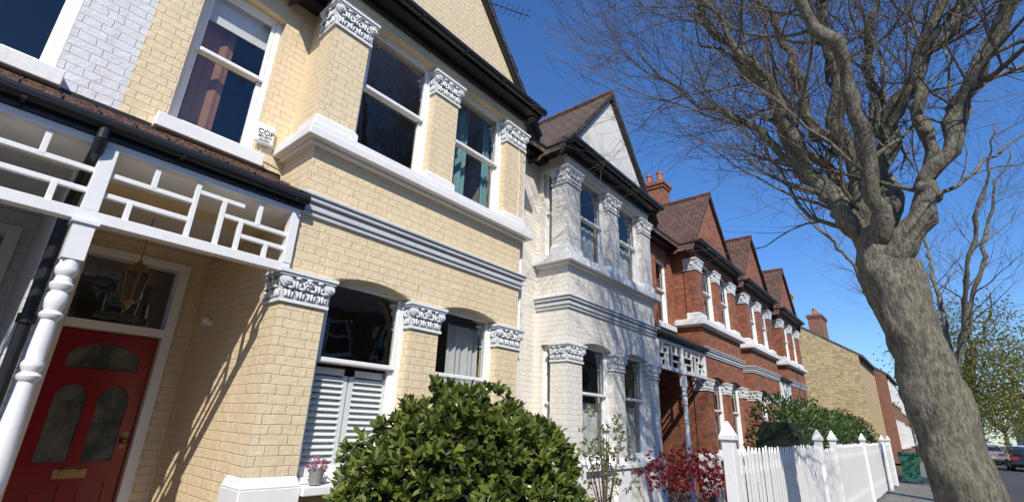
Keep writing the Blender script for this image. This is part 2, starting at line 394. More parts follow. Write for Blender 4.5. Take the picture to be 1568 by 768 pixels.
    F.tube([(.25,yL-.2,5.955),(.25,c,5.945+random.uniform(-.006,.006)),(.25,yR+.18,5.945)],.055,10)
    for i in range(5):
        yy=yL+.1+(yR-yL-.2)*i/4; F.box(.2,.31,yy-.012,yy+.012,5.885,5.90)
    F.box(.0,.05,yL-.02,yR+.02,5.79,5.86)
    P['gable_roof'].ey([(.2,5.992),(-.0,6.08),(-.0,5.992)],c-1.68,c+1.68)
    for a,b,s in segs:
        F.box(MAINX+.001,MAINX+.2,a,b,5.78,5.95); F.tube([(MAINX+.26,a,5.94),(MAINX+.26,b,5.94)],.055,8)
    for sy in (yL-.16,yR+.16):
        F.tube([(.25,sy,5.95),(MAINX+.2,sy,5.94)],.045,8); F.box(MAINX,.16,min(sy,c+ (1.52 if sy>c else -1.52)),max(sy,c+(1.52 if sy>c else -1.52)),5.84,5.86)
    P['main_roof'].ey([(MAINX+.3,5.93),(-4.4,8.6),(-8.6,5.9),(-8.6,5.8),(-4.4,8.48),(MAINX+.3,5.83)],yA,yB)
    P['main_ridge'].tube([(-4.4,yA,8.63),(-4.4,yB,8.63)],.09,8)
    P['flank_walls'].box(-8.4,-8.2,yA,yB,0,5.8)
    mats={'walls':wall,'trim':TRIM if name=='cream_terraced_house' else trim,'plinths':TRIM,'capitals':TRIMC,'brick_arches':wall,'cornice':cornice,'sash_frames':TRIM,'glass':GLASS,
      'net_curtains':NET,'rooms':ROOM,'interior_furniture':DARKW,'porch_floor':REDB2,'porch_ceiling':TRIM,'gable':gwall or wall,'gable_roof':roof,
      'bargeboards':BLACK if barge=='dark' else TRIM,'ridge_tiles':TILER,'gutters':BLACK,'main_roof':roof,'main_ridge':TILER,'flank_walls':REDB2,
      'door_leaf':RED if name=='cream_terraced_house' else plain('green_door_paint',(.02,.06,.05),.3),'door_frame':TRIM,'door_glass':OBS,'fanlight_glass':GLASS,'door_furniture':BRASS,'hall':ROOM}
    for k_,mb in P.d.items():
        sm=k_ in('capitals',)
        o=mb.obj(k_,mats[k_],H,bev=.008 if k_ in('trim','cornice','plinths','porch_floor','sash_frames') and detail else 0,recalc=k_ not in('glass','fanlight_glass'))
        if sm:
            for p in o.data.polygons: p.use_smooth=len(p.vertices)==4
            md=o.modifiers.new('es','EDGE_SPLIT'); md.split_angle=.9
    return H
def door(P,xd,a,b):
    D=P['door_leaf']; F=P['door_frame']; x=xd-.06; z0=.24; z1=2.19
    F.box(xd-.14,xd+.03,a-.09,a,0.22,3.0); F.box(xd-.14,xd+.03,b,b+.09,.22,3.0); F.box(xd-.14,xd+.03,a,b,2.92,3.0); F.box(xd-.14,xd+.04,a,b,2.2,2.28)
    glasspane(P['fanlight_glass'],xd-.08,a,b,2.28,2.92)
    w=b-a; st=.115
    D.box(x-.045,x,a+.004,a+st,z0,z1); D.box(x-.045,x,b-st,b-.004,z0,z1)
    m0,m1=(a+b)/2-.045,(a+b)/2+.045
    D.box(x-.044,x-.001,m0,m1,z0+.2,1.80)
    D.box(x-.0445,x-.0005,a+st,b-st,z0,z0+.2); D.box(x-.0445,x-.0005,a+st,b-st,.84,1.02)
    ya,yb=a+st,b-st
    for p,q in ((ya,m0),(m1,yb)):
        D.ex([(p,1.60)]+[(p+(q-p)*i/8,1.60+.1*4*(i/8)*(1-i/8)) for i in range(1,8)]+[(q,1.60),(q,1.84),(p,1.84)],x-.044,x-.001)
        P['door_glass'].box(x-.03,x-.022,p,q,1.02,1.72)
        D.box(x-.03,x-.02,p,q,z0+.2,.84); D.taper((x-.021,x-.02,p+.02,q-.02),z0+.23,(x-.021,x-.019,p+.02,q-.02),.81)
        D.box(x-.02,x-.006,p+.05,q-.05,z0+.26,.78)
    D.box(x-.0435,x-.0015,m0,m1,1.80,1.84)
    D.ex([(ya,1.98)]+[(ya+(yb-ya)*i/12,1.98+.11*4*(i/12)*(1-i/12)) for i in range(1,12)]+[(yb,1.98),(yb,z1),(ya,z1)],x-.044,x-.001)
    P['door_glass'].box(x-.03,x-.022,ya,yb,1.84,2.1)
    B=P['door_furniture']; c=(a+b)/2
    B.box(x,x+.012,c-.12,c+.12,.885,.96); B.box(x+.013,x+.02,c-.08,c+.08,.9,.935); B.tube([(x+.01,c-.07,.95),(x+.03,c-.05,.975),(x+.03,c+.05,.975),(x+.01,c+.07,.95)],.008,6)
    B.ell((x+.045,b-.06,1.2),(.03,.03,.03),10,8); B.tube([(x,b-.06,1.2),(x+.04,b-.06,1.2)],.012,8); B.box(x,x+.008,b-.085,b-.035,1.13,1.28)
    P['hall'].box(xd-1.6,xd-1.5,a-.3,b+.3,.2,3.0)
def porch(parent,yL,yR,py,rich=True):
    P=Parts(); T=P['fretwork']
    z0,z1=2.62,3.20
    T.box(-.055,.035,yL,yR,z0,z0+.075); T.box(-.05,.03,yL,yR,z1-.05,z1+.0)
    for a in (yL+.0,yR-.07): T.box(-.06,.04,a,a+.07,z0+.076,z1-.051)
    T.box(-.052,.032,py-.045,py+.045,z0+.076,z1-.051)
    Vs=[(.2,.62,1),(.42,.0,1),(.12,.0,.3),(.58,.0,.82),(.8,.55,1),(.70,.0,.55),(.88,.0,.28)]
    Hs=[(.62,0,.42),(.3,0,.42),(.82,.42,.7),(.55,.58,1),(.28,.7,1)]
    b=.017
    for lo,hi,mir in ((py+.045,yR-.07,False),(yL+.07,py-.045,True)):
        if hi-lo<.3: continue
        zz0,zz1=z0+.075,z1-.05; w=hi-lo; h=zz1-zz0
        f=lambda s:(hi-s*w) if mir else (lo+s*w)
        for s,t0,t1 in Vs:
            y=f(s); T.box(-.028,.012,y-b,y+b,zz0+t0*h,zz0+t1*h)
        for t,s0,s1 in Hs:
            y0,y1=sorted((f(s0),f(s1))); z=zz0+t*h; T.box(-.026,.010,y0,y1,z-b,z+b)
    G=P['porch_gutter']; G.box(-.02,.05,yL-.02,yR+.02,3.202,3.29); G.tube([(.09,yL-.05,3.295),(.09,yR+.02,3.28)],.045,10)
    n=int((yR-yL)/.8)
    for i in range(n+1):
        yy=yL+.1+(yR-yL-.2)*i/max(1,n); G.box(.05,.145,yy-.012,yy+.012,3.232,3.244)
    P['porch_roof'].ey([(.09,3.33),(-.6,3.70),(-.6,3.62),(.05,3.27)],yL,yR)
    nt_=int((yR-yL)/.17)
    for r_ in range(5):
        xa=.1-r_*.14; za=3.335+r_*.0745
        for i in range(nt_):
            y0=yL+i*.17+(.085 if r_%2 else 0); 
            if y0+.165>yR: continue
            j=random.uniform(-.003,.003)
            P['porch_roof'].ey([(xa+j,za+.012),(xa-.15,za+.082),(xa-.15,za+.072),(xa+j,za-.006)],y0,y0+.165)
    P['flashing'].box(-.6,-.585,yL,yR,3.68,3.74)
    if rich:
        b0=.055
        Q=P['turned_post']; Q.box(-b0,b0,py-b0,py+b0,2.36,2.618); Q.box(-b0-.015,b0+.015,py-b0-.015,py+b0+.015,2.595,2.617)
        Q.box(-b0,b0,py-b0,py+b0,.2,.9)
        prof=[(.05,.9),(.062,.92),(.062,.95),(.042,.97),(.05,1.0),(.062,1.05),(.066,1.12),(.058,1.25),(.048,1.42),(.042,1.55),(.040,1.62),(.055,1.635),(.058,1.655),(.04,1.675),
              (.052,1.70),(.056,1.72),(.044,1.745),(.046,1.8),(.044,1.9),(.040,1.98),(.055,1.995),(.058,2.015),(.042,2.035),(.05,2.06),(.056,2.10),(.05,2.14),(.04,2.155),(.056,2.175),(.06,2.2),(.045,2.22),(.042,2.25),(.056,2.27),(.06,2.30),(.05,2.33),(.05,2.36)]
        Q.lathe(0,py,prof,24)
    mats={'fretwork':TRIM,'porch_gutter':BLACK,'porch_roof':TILER,'flashing':DARKW,'turned_post':TRIM}
    for k,mb in P.d.items():
        o=mb.obj(k,mats[k],parent,bev=.004 if k=='fretwork' else 0)
        if k=='turned_post':
            for p in o.data.polygons: p.use_smooth=len(p.vertices)==4 and abs(p.normal.z)<.9
            md=o.modifiers.new('es','EDGE_SPLIT'); md.split_angle=.7

cream=house('cream_terraced_house',3.28,.42,4.88,CREAM,'L',net=False,roof=SLATE)
grey=house('grey_terraced_house',-2.55,-4.6,.42,GREYB,'R',net=False,roof=SLATE)
white=house('white_terraced_house',7.5,4.88,10.3,WHITEB,'R',gwall=PEBBLE,roof=TILE,retwin=True,barge='dark')
red1=house('red_brick_terraced_house',13.2,10.3,15.25,REDB,'L',roof=TILER,net=True)
red2=house('red_brick_terraced_house',17.3,15.25,19.5,REDB,'R',roof=TILER,net=True)
red3=house('red_brick_terraced_house',21.8,19.5,23.6,REDB,'L',roof=TILER,net=True)
porch(cream,-1.03,1.74,.4)
porch(white,9.04,11.66,10.3)
porch(red3,18.84,20.26,19.5)
e=MB(); drape(e,-.33,3.52,3.98,4.1,5.6,.03); drape(e,-.33,4.28,4.42,4.1,5.6,.03); e.obj('teal_curtain',TEAL,cream)
e=MB(); drape(e,-.9,.74,1.14,3.86,5.45,.008); e.obj('brown_curtain',BROWNC,cream)
e=MB(); e.box(-.80,-.79,.76,1.43,5.14,5.5); e.obj('roller_blind',BLIND,cream)
e=MB()
for (a,b) in ((2.18,2.60),(2.62,3.04)):
    e.box(-.26,-.23,a,a+.045,1.0,1.92); e.box(-.26,-.23,b-.045,b,1.0,1.92); e.box(-.26,-.23,a,b,1.0,1.06); e.box(-.26,-.23,a,b,1.86,1.92)
    z=1.075
    while z<1.84:
        e.ey([(-.268,z+.040),(-.222,z),(-.222,z+.008),(-.268,z+.048)],a+.045,b-.045); z+=.052
e.obj('plantation_shutters',paint_mat('shutter_white',(.9,.9,.88),.4,.05),cream)
e=MB(); drape(e,-.33,3.9,4.4,1.0,2.6,.02); e.obj('net_curtain',NET,cream)
e=MB(); e.box(-.6,-.54,1.42,1.595,3.97,4.18); al=e.obj('alarm_box',TRIM,cream,bev=.015)
for txt,z,s in (('COP',4.06,.075),('SECURITY',4.025,.03),('ALARM',3.99,.03)):
    cu=bpy.data.curves.new('alarm_label','FONT'); cu.body=txt; cu.size=s; cu.align_x='CENTER'; cu.extrude=.001
    o=bpy.data.objects.new('alarm_label',cu); COL.objects.link(o); o.parent=cream
    o.matrix_world=Matrix.Translation((-.537,1.507,z))@Matrix(((0,0,1,0),(1,0,0,0),(0,1,0,0),(0,0,0,1)))
    cu.materials.append(BLACK)
e=MB(); e.tube([(.08,.33,3.27),(.08,.33,3.18),(.04,.33,3.1),(-.42,.34,2.9),(-.5,.34,2.82),(-.5,.34,2.6),(-.5,.34,.1)],.036,12)
for z in (2.78,2.0,1.0): e.lathe(-.5,.34,[(.036,z),(.05,z),(.05,z+.06),(.036,z+.06)],12)
e.obj('downpipe',BLACK,cream,smooth=False)
e=MB(); e.tube([(-.1,4.93,5.85),(-.1,4.93,.1)],.035,10); e.obj('downpipe',TRIMD,cream)
e=MB(); e.tube([(-.55,5.35,5.9),(-.55,5.35,.1)],.035,10); e.obj('downpipe',TRIMD,white)
# thin service cable run under the sill and down to the porch
e=MB(); e.tube([(-.592,1.50,3.97),(-.592,1.52,3.82),(-.592,1.7,3.80),(-.592,1.74,3.78)],.005,5); e.obj('alarm_cable',TRIMD,cream)
e=MB(); e.tube([(.008,4.70,5.28),(.008,4.72,4.6),(.008,4.71,4.22)],.005,5); e.obj('service_cable',TRIMD,cream)
e=MB(); lx,ly=-1.2,.97; e.tube([(lx,ly,3.15),(lx,ly,2.72)],.006,6)
e.lathe(lx,ly,[(.01,2.74),(.02,2.72),(.05,2.70),(.075,2.66),(.11,2.64),(.115,2.625),(.10,2.62)],6)
e.lathe(lx,ly,[(.06,2.36),(.065,2.37),(.03,2.345),(.012,2.30)],6)
for i in range(6):
    a=i*math.pi/3; e.tube([(lx+.10*math.cos(a),ly+.10*math.sin(a),2.625),(lx+.062*math.cos(a),ly+.062*math.sin(a),2.37)],.009,4)
e.lathe(lx,ly,[(.015,2.37),(.015,2.46),(.005,2.48)],8)
lan=e.obj('porch_lantern_frame',BRASS,cream)
e=MB(); e.lathe(lx,ly,[(.058,2.375),(.095,2.62)],6); e.obj('porch_lantern_glass',GLASSD,cream)
e=MB(); e.box(-1.62,-1.5,1.69,1.757,2.32,2.37); e.ell((-1.5,1.69,2.36),(.04,.04,.03)); e.obj('porch_security_light',TRIM,cream)
e=MB(); e.lathe(.0,2.3,[(.045,.975),(.06,1.07),(.065,1.09),(.05,1.09)],14); pot=e.obj('windowsill_flower_pot',plain('pot_grey',(.25,.25,.24),.7))

# ---------------------------------------------------------------- chimneys
def chimney(name,x,y,z0,z1,wx,wy,mat=REDB,pots=3):
    e=MB(); e.box(x-wx/2,x+wx/2,y-wy/2,y+wy/2,z0,z1-.3); e.box(x-wx/2-.05,x+wx/2+.05,y-wy/2-.05,y+wy/2+.05,z1-.3,z1-.18); e.box(x-wx/2-.1,x+wx/2+.1,y-wy/2-.1,y+wy/2+.1,z1-.18,z1-.06); e.box(x-wx/2-.03,x+wx/2+.03,y-wy/2-.03,y+wy/2+.03,z1-.06,z1)
    o=e.obj(name,mat)
    p=MB()
    for i in range(pots):
        yy=y if wx>wy else y-wy/2+wy*(i+.5)/pots; xx=x-wx/2+wx*(i+.5)/pots if wx>wy else x
        p.lathe(xx,yy,[(.12,z1-.02),(.10,z1+.1),(.095,z1+.4),(.125,z1+.42),(.125,z1+.48),(.09,z1+.49)],12)
    q=p.obj('chimney_pots',plain('terracotta',(.45,.15,.07),.8),o)
    return o
chimney('brick_chimney',-3.2,16.6,7.5,10.6,1.3,.6)
chimney('brick_chimney',-4.2,4.9,7.5,10.2,1.3,.6)
e=MB(); e.tube([(-2.6,6.02,7.5),(-2.6,6.02,11.05)],.02,6); e.tube([(-2.62,5.95,11.0),(-1.95,7.2,11.0)],.012,6)
for i in range(9):
    t=i/8; cx,cy=-2.5+.5*t,6.2+.93*t; e.tube([(cx-.18,cy+.1,11.0),(cx+.18,cy-.1,11.0)],.006,4)
e.obj('tv_aerial',DARKW)
# ---------------------------------------------------------------- far buildings
def far_house(name,xf,sgn,y0,y1,mat,h=5.8,ridge=8.4,depth=8,roof=SLATE):
    H=empty(name); w=MB(); xb=xf-sgn*depth
    xa,xc=min(xf,xb),max(xf,xb); w.box(xa,xc,y0,y1,0,h); xm=(xa+xc)/2
    w.ey([(xa,h),(xc,h),(xm,ridge)],y0,y1); w.obj('walls',mat,H)
    r=MB(); r.ey([(xa-.2,h-.1),(xm,ridge+.02),(xc+.2,h-.1),(xc+.2,h+.05),(xm,ridge+.17),(xa-.2,h+.05)],y0+.02,y1-.02); r.obj('roof',roof,H)
    t=MB(); g=MB(); n=max(1,int((y1-y0)/2.2)); 
    for i in range(n):
        yc=y0+(y1-y0)*(i+.5)/n
        for zz,hh in ((1.0,1.7),(3.9,1.5)):
            f=xf; a,b=sorted((f,f+sgn*.06)); 
            t.box(a,b,yc-.55,yc-.47,zz,zz+hh); t.box(a,b,yc+.47,yc+.55,zz,zz+hh); t.box(a,b,yc-.47,yc+.47,zz+hh-.08,zz+hh); t.box(a,b,yc-.47,yc+.47,zz,zz+.08); t.box(a,b,yc-.47,yc+.47,zz+hh/2-.03,zz+hh/2+.03)
            a,b=sorted((f,f+sgn*.14)); t.box(a,b,yc-.65,yc+.65,zz-.12,zz-.002)
            a,b=sorted((f,f+sgn*.02)); g.box(a,b,yc-.47,yc+.47,zz+.08,zz+hh-.08)
    t.obj('window_frames',TRIM,H); g.obj('window_panes',plain('dark_window_pane',(.03,.035,.04),.08),H)
    return H
Y=empty('yellow_brick_house')
e=MB()
e.ey([(-9,0),(1.0,0),(1.0,5.9),(-3.6,9.0),(-9,6.0)],34,42); e.obj('walls',YELB,Y)
e=MB(); e.ey([(1.25,5.75),(-3.6,9.05),(-9.2,6.0),(-9.2,6.15),(-3.6,9.2),(1.25,5.9)],34.1,42); e.obj('roof',SLATE,Y)
far_house('red_brick_house',1.6,1,42.5,52,REDB2,h=5.6,ridge=8.6)
far_house('red_brick_house',1.2,1,52.2,75,REDB2)
far_house('red_brick_house',1.2,1,75.2,110,YELB)
chimney('brick_chimney',-2.6,36,8,10.4,.8,.7,YELB,2); chimney('brick_chimney',-2.0,43.5,7.5,10.2,.9,2.2,REDB2,4)
for i,y in enumerate(range(-24,140,12)):
    far_house('terraced_house',14.5,-1,y,y+11.9,[REDB2,YELB,REDB2][i%3],roof=SLATE)
far_house('terraced_house',4,1,150,160,REDB2)
# ---------------------------------------------------------------- ground
def groundmat(name,c1,c2,scale,dist=.004):
    m,nt,b=newmat(name); g=nt.nodes.new('ShaderNodeNewGeometry'); pos=g.outputs['Position']
    nt.links.new(mixc(nt,ramp(nt,noisen(nt,pos,scale,7,.7),.35,.68),c1,c2),b.inputs['Base Color']); b.inputs['Roughness'].default_value=.9
    bump(nt,b,noisen(nt,pos,scale*10,3),.8,dist); return m
def sheet(name,x0,x1,y0,y1,z,mat):
    e=MB(); e.add([(x0,y0,z),(x1,y0,z),(x1,y1,z),(x0,y1,z)],[(0,1,2,3)]); return e.obj(name,mat)
sheet('ground',-400,400,-400,400,-.13,groundmat('earth',(.06,.07,.03),(.10,.09,.05),.6))
sheet('road',5.05,11.0,-100,200,-.12,groundmat('asphalt',(.045,.045,.048),(.075,.073,.07),3))
def slabs():
    m,nt,b=newmat('paving_slabs'); g=nt.nodes.new('ShaderNodeNewGeometry'); pos=g.outputs['Position']
    br=N(nt,'ShaderNodeTexBrick'); nt.links.new(pos,br.inputs['Vector']); br.inputs['Color1'].default_value=(.24,.23,.21,1); br.inputs['Color2'].default_value=(.19,.185,.17,1); br.inputs['Mortar'].default_value=(.06,.055,.05,1)
    br.inputs['Scale'].default_value=1; br.inputs['Mortar Size'].default_value=.008; br.inputs['Brick Width'].default_value=.6; br.inputs['Row Height'].default_value=.75
    nt.links.new(mixc(nt,mathn(nt,'MULTIPLY',noisen(nt,pos,2,5,.7),.6),br.outputs['Color'],(.11,.10,.09)),b.inputs['Base Color']); b.inputs['Roughness'].default_value=.85
    bump(nt,b,mathn(nt,'SUBTRACT',noisen(nt,pos,60,3),br.outputs['Fac']),.6,.004); return m
SL=slabs()
e=MB(); e.box(2.3,4.9,-60,200,-.125,0); e.obj('pavement',SL)
e=MB(); e.box(4.903,5.04,-60,200,-.125,.005); e.obj('kerb',plain('granite_kerb',(.28,.27,.26),.8))
e=MB(); e.box(11.15,13.5,-60,200,-.125,0); e.obj('pavement',SL)
e=MB(); e.box(11.01,11.147,-60,200,-.125,.005); e.obj('kerb',plain('granite_kerb2',(.28,.27,.26),.8))
e=MB(); e.box(-3,2.296,-12,34,-.125,-.004); e.obj('garden_soil',groundmat('soil',(.05,.035,.02),(.12,.09,.06),4,.02))
e=MB()
for k in range(-10,40): e.box(7.98,8.08,k*5.0,k*5.0+2.2,-.1165,-.116)
e.obj('road_markings',plain('road_paint',(.7,.7,.68),.7))
# ---------------------------------------------------------------- picket fence
def fence(name,x,y0,y1,posts,ph=1.36):
    H=empty(name); e=MB(); y=y0+.07
    while y<y1-.05:
        j=random.uniform(-.012,.012)
        if all(abs(y-p)>.08 for p in posts):
            w=.031; k=random.uniform(-.006,.006); e.ex([(y-w,.08+j),(y+w,.08+j),(y+w+k,ph-.06+j),(y+k,ph+j),(y-w+k,ph-.06+j)],x-.008+k*.5,x+.008+k*.5)
        y+=.135
    e.obj('pickets',TRIM,H)
    r=MB()
    for z in (.35,1.12): r.box(x-.045,x-.013,y0,y1,z,z+.07)
    r.obj('rails',TRIM,H)
    p=MB()
    for q in posts:
        b=.052; p.box(x-b,x+b,q-b,q+b,-.01,1.46); p.taper((x-b-.02,x+b+.02,q-b-.02,q+b+.02),1.462,(x-.01,x+.01,q-.01,q+.01),1.60); p.box(x-b-.02,x+b+.02,q-b-.02,q+b+.02,1.43,1.459)
    if posts: p.obj('posts',TRIM,H,bev=.005)
fence('picket_fence',2.4,5.13,9.6,[5.13,9.6])
fence('garden_gate',2.4,9.66,10.9,[],1.30)
fence('picket_fence',2.4,10.96,22.5,[10.96,15.3,20.3,22.5])
# ---------------------------------------------------------------- foliage
def leaves(name,P_,D_,sizes,mat,parent=None,aspect=.42,fold=.25,seed=1,rndbias=1.0):
    rs=np.random.RandomState(seed); n=len(P_)
    P_=np.asarray(P_);D_=np.asarray(D_,float); D_/=np.linalg.norm(D_,axis=1)[:,None]+1e-9
    s=np.asarray(sizes)[:,None]
    r=rs.normal(size=(n,3)); side=np.cross(D_,r); side/=np.linalg.norm(side,axis=1)[:,None]+1e-9
    nr=np.cross(side,D_); nr*=np.sign(nr[:,2:3]+1e-6)
    w=s*aspect*.5
    V=np.stack([P_,P_+D_*s*.3+side*w+nr*w*fold,P_+D_*s*.7+side*w*.85+nr*w*fold,P_+D_*s-nr*s*.08,P_+D_*s*.7-side*w*.85+nr*w*fold,P_+D_*s*.3-side*w+nr*w*fold],1).reshape(-1,3)
    idx=np.arange(n)[:,None]*6
    F=np.concatenate([idx+np.array([[0,1,2,3]]),idx+np.array([[0,3,4,5]])],0)
    me=bpy.data.meshes.new(name); me.from_pydata(V.tolist(),[],F.tolist()); me.materials.append(mat)
    at=me.attributes.new('rnd','FLOAT','POINT'); at.data.foreach_set('value',np.repeat(rs.rand(n)**rndbias,6).astype(np.float32))
    o=bpy.data.objects.new(name,me); COL.objects.link(o)
    if parent: o.parent=parent
    return o
def surf(c,R,d,k=.16,f=2.3):
    d=Vector(d).normalized(); q=1+k*noise.noise(d*f+Vector(c))+k*.6*noise.noise(d*f*2.6+Vector(c)*2)
    return Vector((c[0]+d.x*R[0]*q,c[1]+d.y*R[1]*q,c[2]+d.z*R[2]*q)),d
def bush(name,c,R,shoots,per,size,mat,core=True,aspect=.42,inner=.25,zmin=-1,k=.16,bias=1.0):
    H=empty(name); Ps=[];Ds=[];Ss=[]
    for i in range(shoots):
        d=Vector(np.random.normal(size=3)); d.normalize()
        if d.z<zmin: d.z=-d.z
        p,d=surf(c,R,d,k); p=Vector(c)+(p-Vector(c))*(1.04-inner*random.random()**2.0+(.06*random.random() if random.random()<.12 else 0))
        ax=(d+Vector((0,0,.35))+Vector(np.random.normal(size=3))*.35).normalized()
        for j in range(per):
            a=j*2.4+random.random(); o=ax.orthogonal().normalized(); b=ax.cross(o)
            t=random.uniform(.3,1.0)
            dd=ax*(1.25-t)+(o*math.cos(a)+b*math.sin(a))*t
            Ps.append(tuple(p+ax*(1-t)*size*.7)); Ds.append(tuple(dd)); Ss.append(size*random.uniform(.65,1.2))
    leaves('leaves',Ps,Ds,Ss,mat,H,aspect,rndbias=bias,seed=random.randint(0,9999))
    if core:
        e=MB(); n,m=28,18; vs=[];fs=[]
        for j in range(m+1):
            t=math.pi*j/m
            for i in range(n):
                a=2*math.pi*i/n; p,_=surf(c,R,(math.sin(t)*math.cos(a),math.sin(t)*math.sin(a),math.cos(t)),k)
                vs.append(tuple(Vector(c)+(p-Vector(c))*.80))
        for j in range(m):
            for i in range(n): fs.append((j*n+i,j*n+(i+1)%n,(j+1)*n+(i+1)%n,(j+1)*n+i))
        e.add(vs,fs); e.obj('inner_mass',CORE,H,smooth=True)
    return H
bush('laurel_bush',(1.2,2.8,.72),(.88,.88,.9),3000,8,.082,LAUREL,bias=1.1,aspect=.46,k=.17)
bush('garden_shrub',(.85,5.45,1.15),(.38,.42,.5),170,6,.05,SHRUB,core=False,inner=1,k=.3)
bush('japanese_maple',(1.45,6.45,1.0),(.5,.55,.25),330,5,.05,MAPLE,core=False,inner=.8,k=.3,aspect=.6)
e=MB()
for cx,cy,h,n in ((.85,5.45,1.4,14),(1.45,6.45,1.0,9)):
    for i in range(n):
        a=random.random()*6.28; r=random.uniform(.1,.35); e.tube([(cx,cy,0),(cx+r*.3*math.cos(a),cy+r*.3*math.sin(a),h*.5),(cx+r*math.cos(a),cy+r*math.sin(a),h+random.uniform(-.1,.2))],[.012,.008,.003],5)
e.obj('shrub_stems',TWIG)
hp=[];hd=[];hs=[]
for i in range(10000):
    y=random.uniform(9.8,22); a=random.uniform(-.3,math.pi+.3)
    top=2.0+.35*noise.noise(Vector((y*.9,0,0)))+.2*noise.noise(Vector((y*4,1,0)))
    r=1.05-.3*random.random()**2
    x=1.7+.5*math.cos(a)*r*(1+.2*noise.noise(Vector((y*1.3,a,3)))); z=.2+(top-.2)*max(0,math.sin(a))**.5*r
    hp.append((x,y,z)); d=Vector((math.cos(a),random.gauss(0,.5),math.sin(a)+random.gauss(0,.5))); hd.append(tuple(d)); hs.append(random.uniform(.05,.11))
hedge=leaves('garden_hedge',hp,hd,hs,HEDGE)
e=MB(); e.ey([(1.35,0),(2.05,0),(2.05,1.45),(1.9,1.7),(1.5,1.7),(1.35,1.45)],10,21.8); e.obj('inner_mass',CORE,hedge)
bush('potted_heather',(.0,2.3,1.12),(.07,.07,.05),60,4,.025,leafmat('heather_flower',(.25,.05,.12),(.5,.25,.35),.7),core=False,inner=.8)

# ---------------------------------------------------------------- trees
def resample(pts,rad,n):
    P_=[Vector(p) for p in pts]; P_=[P_[0]*2-P_[1]]+P_+[P_[-1]*2-P_[-2]]; R_=[rad[0]]+list(rad)+[rad[-1]]
    m=len(pts)-1; out=[];ro=[]
    for i in range(n):
        u=i/(n-1)*m; k=min(int(u),m-1); t=u-k
        a,b,c,d=P_[k],P_[k+1],P_[k+2],P_[k+3]
        out.append(.5*((2*b)+(-a+c)*t+(2*a-5*b+4*c-d)*t*t+(-a+3*b-3*c+d)*t**3))
        ro.append(R_[k+1]*(1-t)+R_[k+2]*t)
    return out,ro
def tree(name,limbs,lens,seed,trunk=None,twr=1.0,tw=7,levels=3):
    rs=random.Random(seed); H=empty(name); big=MB(); small=MB()
    if trunk: 
        pts,rad=trunk; pts2,rad2=resample(pts,rad,60); big.tube(pts2,rad2,48,wob=.20)
    def grow(p,d,r,L,lev,maxlev):
        n={1:9,2:7,3:4}[lev]; pts=[p.copy()]; rad=[r]; d=d.normalized()
        for i in range(n):
            t=(i+1)/n
            d=(d+Vector((rs.gauss(0,.17),rs.gauss(0,.17),rs.gauss(0,.17)+.05))).normalized()
            pts.append(pts[-1]+d*(L/n)); rad.append(max(.0021,r*(1-.85*t)))
        (big if lev==1 else small).tube(pts,rad,{1:7,2:4,3:3}[lev])
        if lev<maxlev:
            k={1:tw,2:tw-2}[lev]
            for j in range(k):
                t=rs.uniform(.12,1.0); ii=min(n-1,int(t*n)); q=pts[ii].lerp(pts[ii+1],min(1,t*n-ii))
                ax=(pts[ii+1]-pts[ii]).normalized(); o=Matrix.Rotation(rs.random()*6.283,3,ax)@ax.orthogonal().normalized()
                dd=(ax*rs.uniform(.6,1.2)+o*rs.uniform(.5,1.0)+Vector((0,0,.10)))
                grow(q,dd,max(rad[ii]*.5,.0027),L*rs.uniform(.35,.8),lev+1,maxlev)
    for (pts,rad,cnt) in limbs:
        p2,r2=resample(pts,rad,34)
        r2=[r*(1+.10*math.sin(i*1.7+seed)+ .2*noise.noise(Vector((i*.6,seed,0)))) for i,r in enumerate(r2)]
        p2=[Vector(p)+(Vector((noise.noise(Vector(p)*2.1),noise.noise(Vector(p)*2.1+Vector((7,0,0))),noise.noise(Vector(p)*2.1+Vector((0,9,0)))))*.12+Vector((noise.noise(Vector(p)*5),noise.noise(Vector(p)*5+Vector((7,0,0))),0))*.05)*(1 if 0<i<33 else 0) for i,p in enumerate(p2)]
        big.tube(p2,r2,16,wob=.35)
        for j in range(cnt):
            t=rs.uniform(.10,1.0)**.8; i=min(len(p2)-2,int(t*(len(p2)-1)))
            ax=(p2[i+1]-p2[i]).normalized(); o=Matrix.Rotation(rs.random()*6.283,3,ax)@ax.orthogonal().normalized()
            if rs.random()<.4: big.ell(tuple(p2[i]+o*r2[i]*.7),(r2[i]*.7,)*3,10,7)
            grow(p2[i]+o*r2[i]*.5,ax*rs.uniform(.3,1.0)+o*rs.uniform(.5,1.1)+Vector((0,0,.2)),min(.030,r2[i]*.42)*rs.uniform(.25,1)*twr,rs.uniform(*lens),1,levels)
    big.obj('trunk_and_limbs',BARK,H,smooth=True); small.obj('twigs',TWIG,H,recalc=False)
    return H
